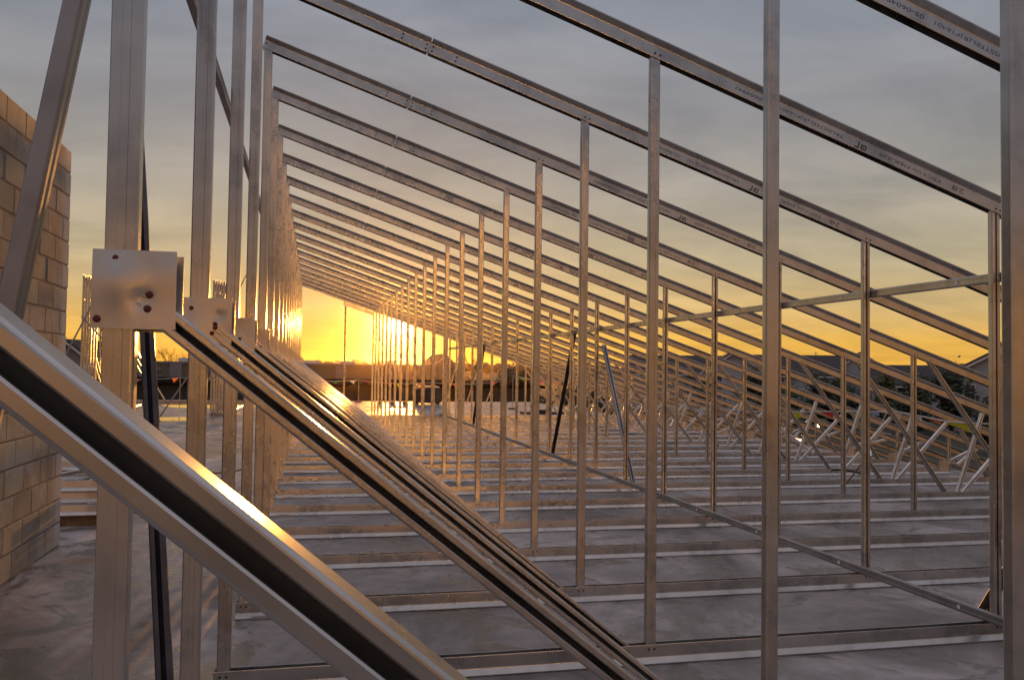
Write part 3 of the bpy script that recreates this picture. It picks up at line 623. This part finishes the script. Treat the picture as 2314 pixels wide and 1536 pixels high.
# ------------------------------------------------------------------ trees
def leafy(name, az, r, h, wid, mat, label, seed, zc=None, n=2600, group=None):
    random.seed(seed); x, y = polar(az, r); t = thing(name, label, 'tree', (x, y, GZ), group)
    tk = MB(); tk.tube([(0, 0, 0), (.1, 0, h*.4), (0, .1, h*.85)], [.22, .16, .05], 7)
    for i in range(7):
        a = random.uniform(0, 6.28); z = h*random.uniform(.25, .6); tk.tube([(0, 0, z), (math.cos(a)*wid*.3, math.sin(a)*wid*.3, z+h*.18)], [.08, .03], 5)
    tk.build('trunk', M['bark'], t)
    cl_ = [(random.gauss(0, .33)*wid/2, random.gauss(0, .33)*wid/2, h*random.uniform(.18, .93)) for _ in range(34)]
    b = MB()
    for i in range(n):
        c = random.choice(cl_); f = max(.22, 1-((c[2]/h-.35)/.7)**2 if c[2]/h > .35 else 1)
        s_ = wid*.10; p = Vector((c[0]*f+random.gauss(0, s_), c[1]*f+random.gauss(0, s_), c[2]+random.gauss(0, s_*.9)))
        u = Vector((random.gauss(0, 1), random.gauss(0, 1), random.gauss(0, 1))).normalized(); v = u.orthogonal().normalized(); L = random.uniform(.16, .36)
        b.add([p-u*L, p+v*L*.55, p+u*L, p-v*L*.55], [(0, 1, 2, 3)])
    b.build('crown', M[mat], t); return t
def bare(az, r, h, seed, label, spread=.55):
    random.seed(seed); x, y = polar(az, r); t = thing('bare_tree', label, 'tree', (x, y, GZ), 'leafless trees on the skyline')
    tr, cr2 = MB(), MB()
    tr.tube([(0, 0, 0), (.1, 0, h*.35)], [.2, .14], 6)
    def grow(p, d, L, rad, lev):
        q_ = p+d*L; mid = p+d*L*.5+Vector((random.uniform(-1, 1), random.uniform(-1, 1), 0))*L*.05
        cr2.tube([p, mid, q_], [rad, rad*.8, rad*.6], 3)
        if lev == 0: return
        for _ in range(3 if lev > 1 else 4):
            nd = (d+Vector((random.gauss(0, spread), random.gauss(0, spread), random.gauss(.12, .3)))).normalized(); grow(p+d*L*random.uniform(.55, 1), nd, L*random.uniform(.55, .8), rad*.6, lev-1)
    for _ in range(5): grow(Vector((.1, 0, h*random.uniform(.25, .35))), Vector((random.gauss(0, .5), random.gauss(0, .5), 1)).normalized(), h*.26, .09, 4)
    tr.build('trunk', M['bark'], t); cr2.build('crown', M['bark'], t); return t
gt = 'trees among the houses'
leafy('evergreen_tree', 40.2, 92, 6.2, 5.6, 'hedge', 'broad black evergreen in front of the lower house at far right', 31, group=gt)
leafy('evergreen_tree', 38.2, 88, 5.2, 3.8, 'hedge', 'rounded dark evergreen left of the broad black one', 32, group=gt)
leafy('evergreen_tree', 34.0, 96, 4.8, 4.2, 'hedge', 'dark evergreen at the left corner of the large blank gable', 33, group=gt)
leafy('shade_tree', 36.6, 100, 5.6, 3.2, 'autumn', 'olive yellow tree against the large blank gable', 34, group=gt)
leafy('evergreen_tree', 32.8, 98, 5.0, 4.4, 'hedge', 'dark tree under the shuttered house right of the big post', 35, group=gt)
leafy('evergreen_tree', 29.0, 94, 5.4, 4.6, 'hedge', 'dark tree before the peaked gable house', 36, group=gt)
leafy('evergreen_tree', 25.6, 92, 4.6, 5.4, 'hedge', 'spreading dark tree before the half hidden grey house', 37, group=gt)
leafy('evergreen_tree', 42.4, 70, 3.9, 3.4, 'hedge', 'small dark tree at the foot of the steep gabled house', 38, group=gt)
leafy('evergreen_tree', 30.6, 80, 3.8, 6, 'hedge', 'low wide dark shrub tree behind the big middle post', 39, group=gt)
leafy('evergreen_tree', 13.5, 100, 5.0, 6.5, 'hedge', 'dark tree right of the small gabled house near the sun', 40, group=gt)
leafy('evergreen_tree', 18.0, 96, 4.8, 7, 'hedge', 'wide dark tree behind the far webs, left of the houses', 41, group=gt)
bare(40.6, 150, 9.4, 51, 'bare tree on the skyline left of the steep gabled house')
bare(39.2, 160, 8.6, 52, 'bare tree on the skyline above the lower pale house')
bare(33.4, 165, 8.2, 53, 'bare tree on the skyline right of the shuttered house')
bare(28.9, 140, 9.0, 54, 'bare tree rising behind the peaked gable house')
bare(21.5, 150, 8.4, 55, 'bare tree on the skyline above the far webs')
bare(-8.6, 190, 10.6, 56, 'bare tree on the skyline above the left end of the warehouse')
bare(10.6, 170, 9.2, 57, 'bare tree on the skyline right of the small gabled house')
bare(30.2, 150, 8.0, 58, 'bare tree on the skyline behind the big middle post')
# far wooded ridge
random.seed(77); hb = MB()
for i in range(150):
    a = -40+i*.7; r = 640+60*math.sin(i*.3); x, y = polar(a, r); x2, y2 = polar(a+.7, r); hz = 2.0+2.2*mnoise.noise(Vector((i*.09, 0, 0))); 
    xb, yb = polar(a, r+160); xb2, yb2 = polar(a+.7, r+160)
    hb.add([(x, y, GZ), (x2, y2, GZ), (xb2, yb2, hz), (xb, yb, hz)], [(0, 1, 2, 3)])
hb.build('hills', M['woods'])['kind'] = 'structure'
wb = MB(); ico = bmesh.new(); bmesh.ops.create_icosphere(ico, subdivisions=2, radius=1); iv = [v.co.copy() for v in ico.verts]; fi = [tuple(v.index for v in f.verts) for f in ico.faces]; ico.free()
for i in range(620):
    a = random.uniform(-34, 62); r = random.uniform(560, 700); x, y = polar(a, r); s_ = random.uniform(2.0, 3.6)*(1+.5*mnoise.noise(Vector((a*.25, 3, 0)))); hgt = 4.2+3.2*mnoise.noise(Vector((a*.16, 0, 5)))+random.uniform(-1, 1); sd = random.random()*50
    wb.add([Vector((x, y, GZ+hgt+1.5))+Vector((v.x*s_*1.3, v.y*s_*1.3, v.z*s_))*(1+.45*mnoise.noise(v*2.3+Vector((sd, 0, 0)))) for v in iv], fi)
wo = wb.build('far_woods', M['woods']); wo['kind'] = 'stuff'; wo['label'] = 'low wooded ridge along the horizon'; wo['category'] = 'woods'
# pylons
def pylon(az, r, h, label):
    x, y = polar(az, r); t = thing('power_pylon', label, 'pylon', (x, y, GZ), 'power pylons on the horizon'); b = MB(); w = h*.09
    for sx_ in (-1, 1):
        for sy2 in (-1, 1): b.tube([(sx_*w, sy2*w, 0), (sx_*w*.3, sy2*w*.3, h*.7), (0, 0, h)], [.16, .12, .08], 4)
    for i in range(7):
        z0, z1 = h*.1*i, h*.1*(i+1); w0, w1 = w*(1-.1*i), w*(1-.1*(i+1))
        b.tube([(-w0, -w0, z0), (w1, -w1, z1)], .07, 3); b.tube([(w0, -w0, z0), (-w1, -w1, z1)], .07, 3)
    b.build('lattice', M['brace'], t)
    for z, l in ((.72, .2), (.84, .16), (.95, .1)): c = MB(); c.tube([(-h*l, 0, h*z), (0, 0, h*(z+.02)), (h*l, 0, h*z)], .10, 4); c.build('crossarm', M['brace'], t)
pylon(32.6, 520, 18, 'lattice power pylon above the roofs right of the big middle post')
pylon(.4, 900, 17, 'faint power pylon on the horizon left of the hanger rod')
pylon(3.3, 950, 18, 'faint power pylon on the horizon left of the sun')
# street lamps with lit globes
def lamp(az, r, z, label, n=1):
    x, y = polar(az, r); t = thing('street_lamp', label, 'lamp', (x, y, GZ), 'lit lamps between the houses')
    b = MB(); b.tube([(0, 0, 0), (0, 0, z-GZ-.1)], .06, 6); b.build('pole', M['box'], t)
    b = MB(); b.add([v*.2+Vector((0, 0, z-GZ)) for v in iv], fi); b.build('globe', M['lamp'], t)
lamp(32.7, 60, -1.9, 'small warm lamp low between webs right of the big post')
lamp(31.3, 62, -2.9, 'cluster lamp, the left one low beside the big middle post')
lamp(31.7, 64, -3.0, 'cluster lamp, the right one low beside the big middle post')

# ------------------------------------------------------------------ evening haze
hz = MB(); hz.box(-1450, 1450, -350, 1550, -5, 18)
hm_ = bpy.data.materials.new('evening haze'); hm_.use_nodes = True; ht = hm_.node_tree; ht.nodes.clear()
pv = ht.nodes.new('ShaderNodeVolumePrincipled'); pv.inputs['Color'].default_value = (1, .74, .42, 1); pv.inputs['Density'].default_value = .00008; pv.inputs['Anisotropy'].default_value = .98
ho = ht.nodes.new('ShaderNodeOutputMaterial'); ht.links.new(pv.outputs[0], ho.inputs['Volume'])
hob = hz.build('haze', hm_); hob['kind'] = 'stuff'; hob['label'] = 'thin evening haze'; hob['category'] = 'haze'
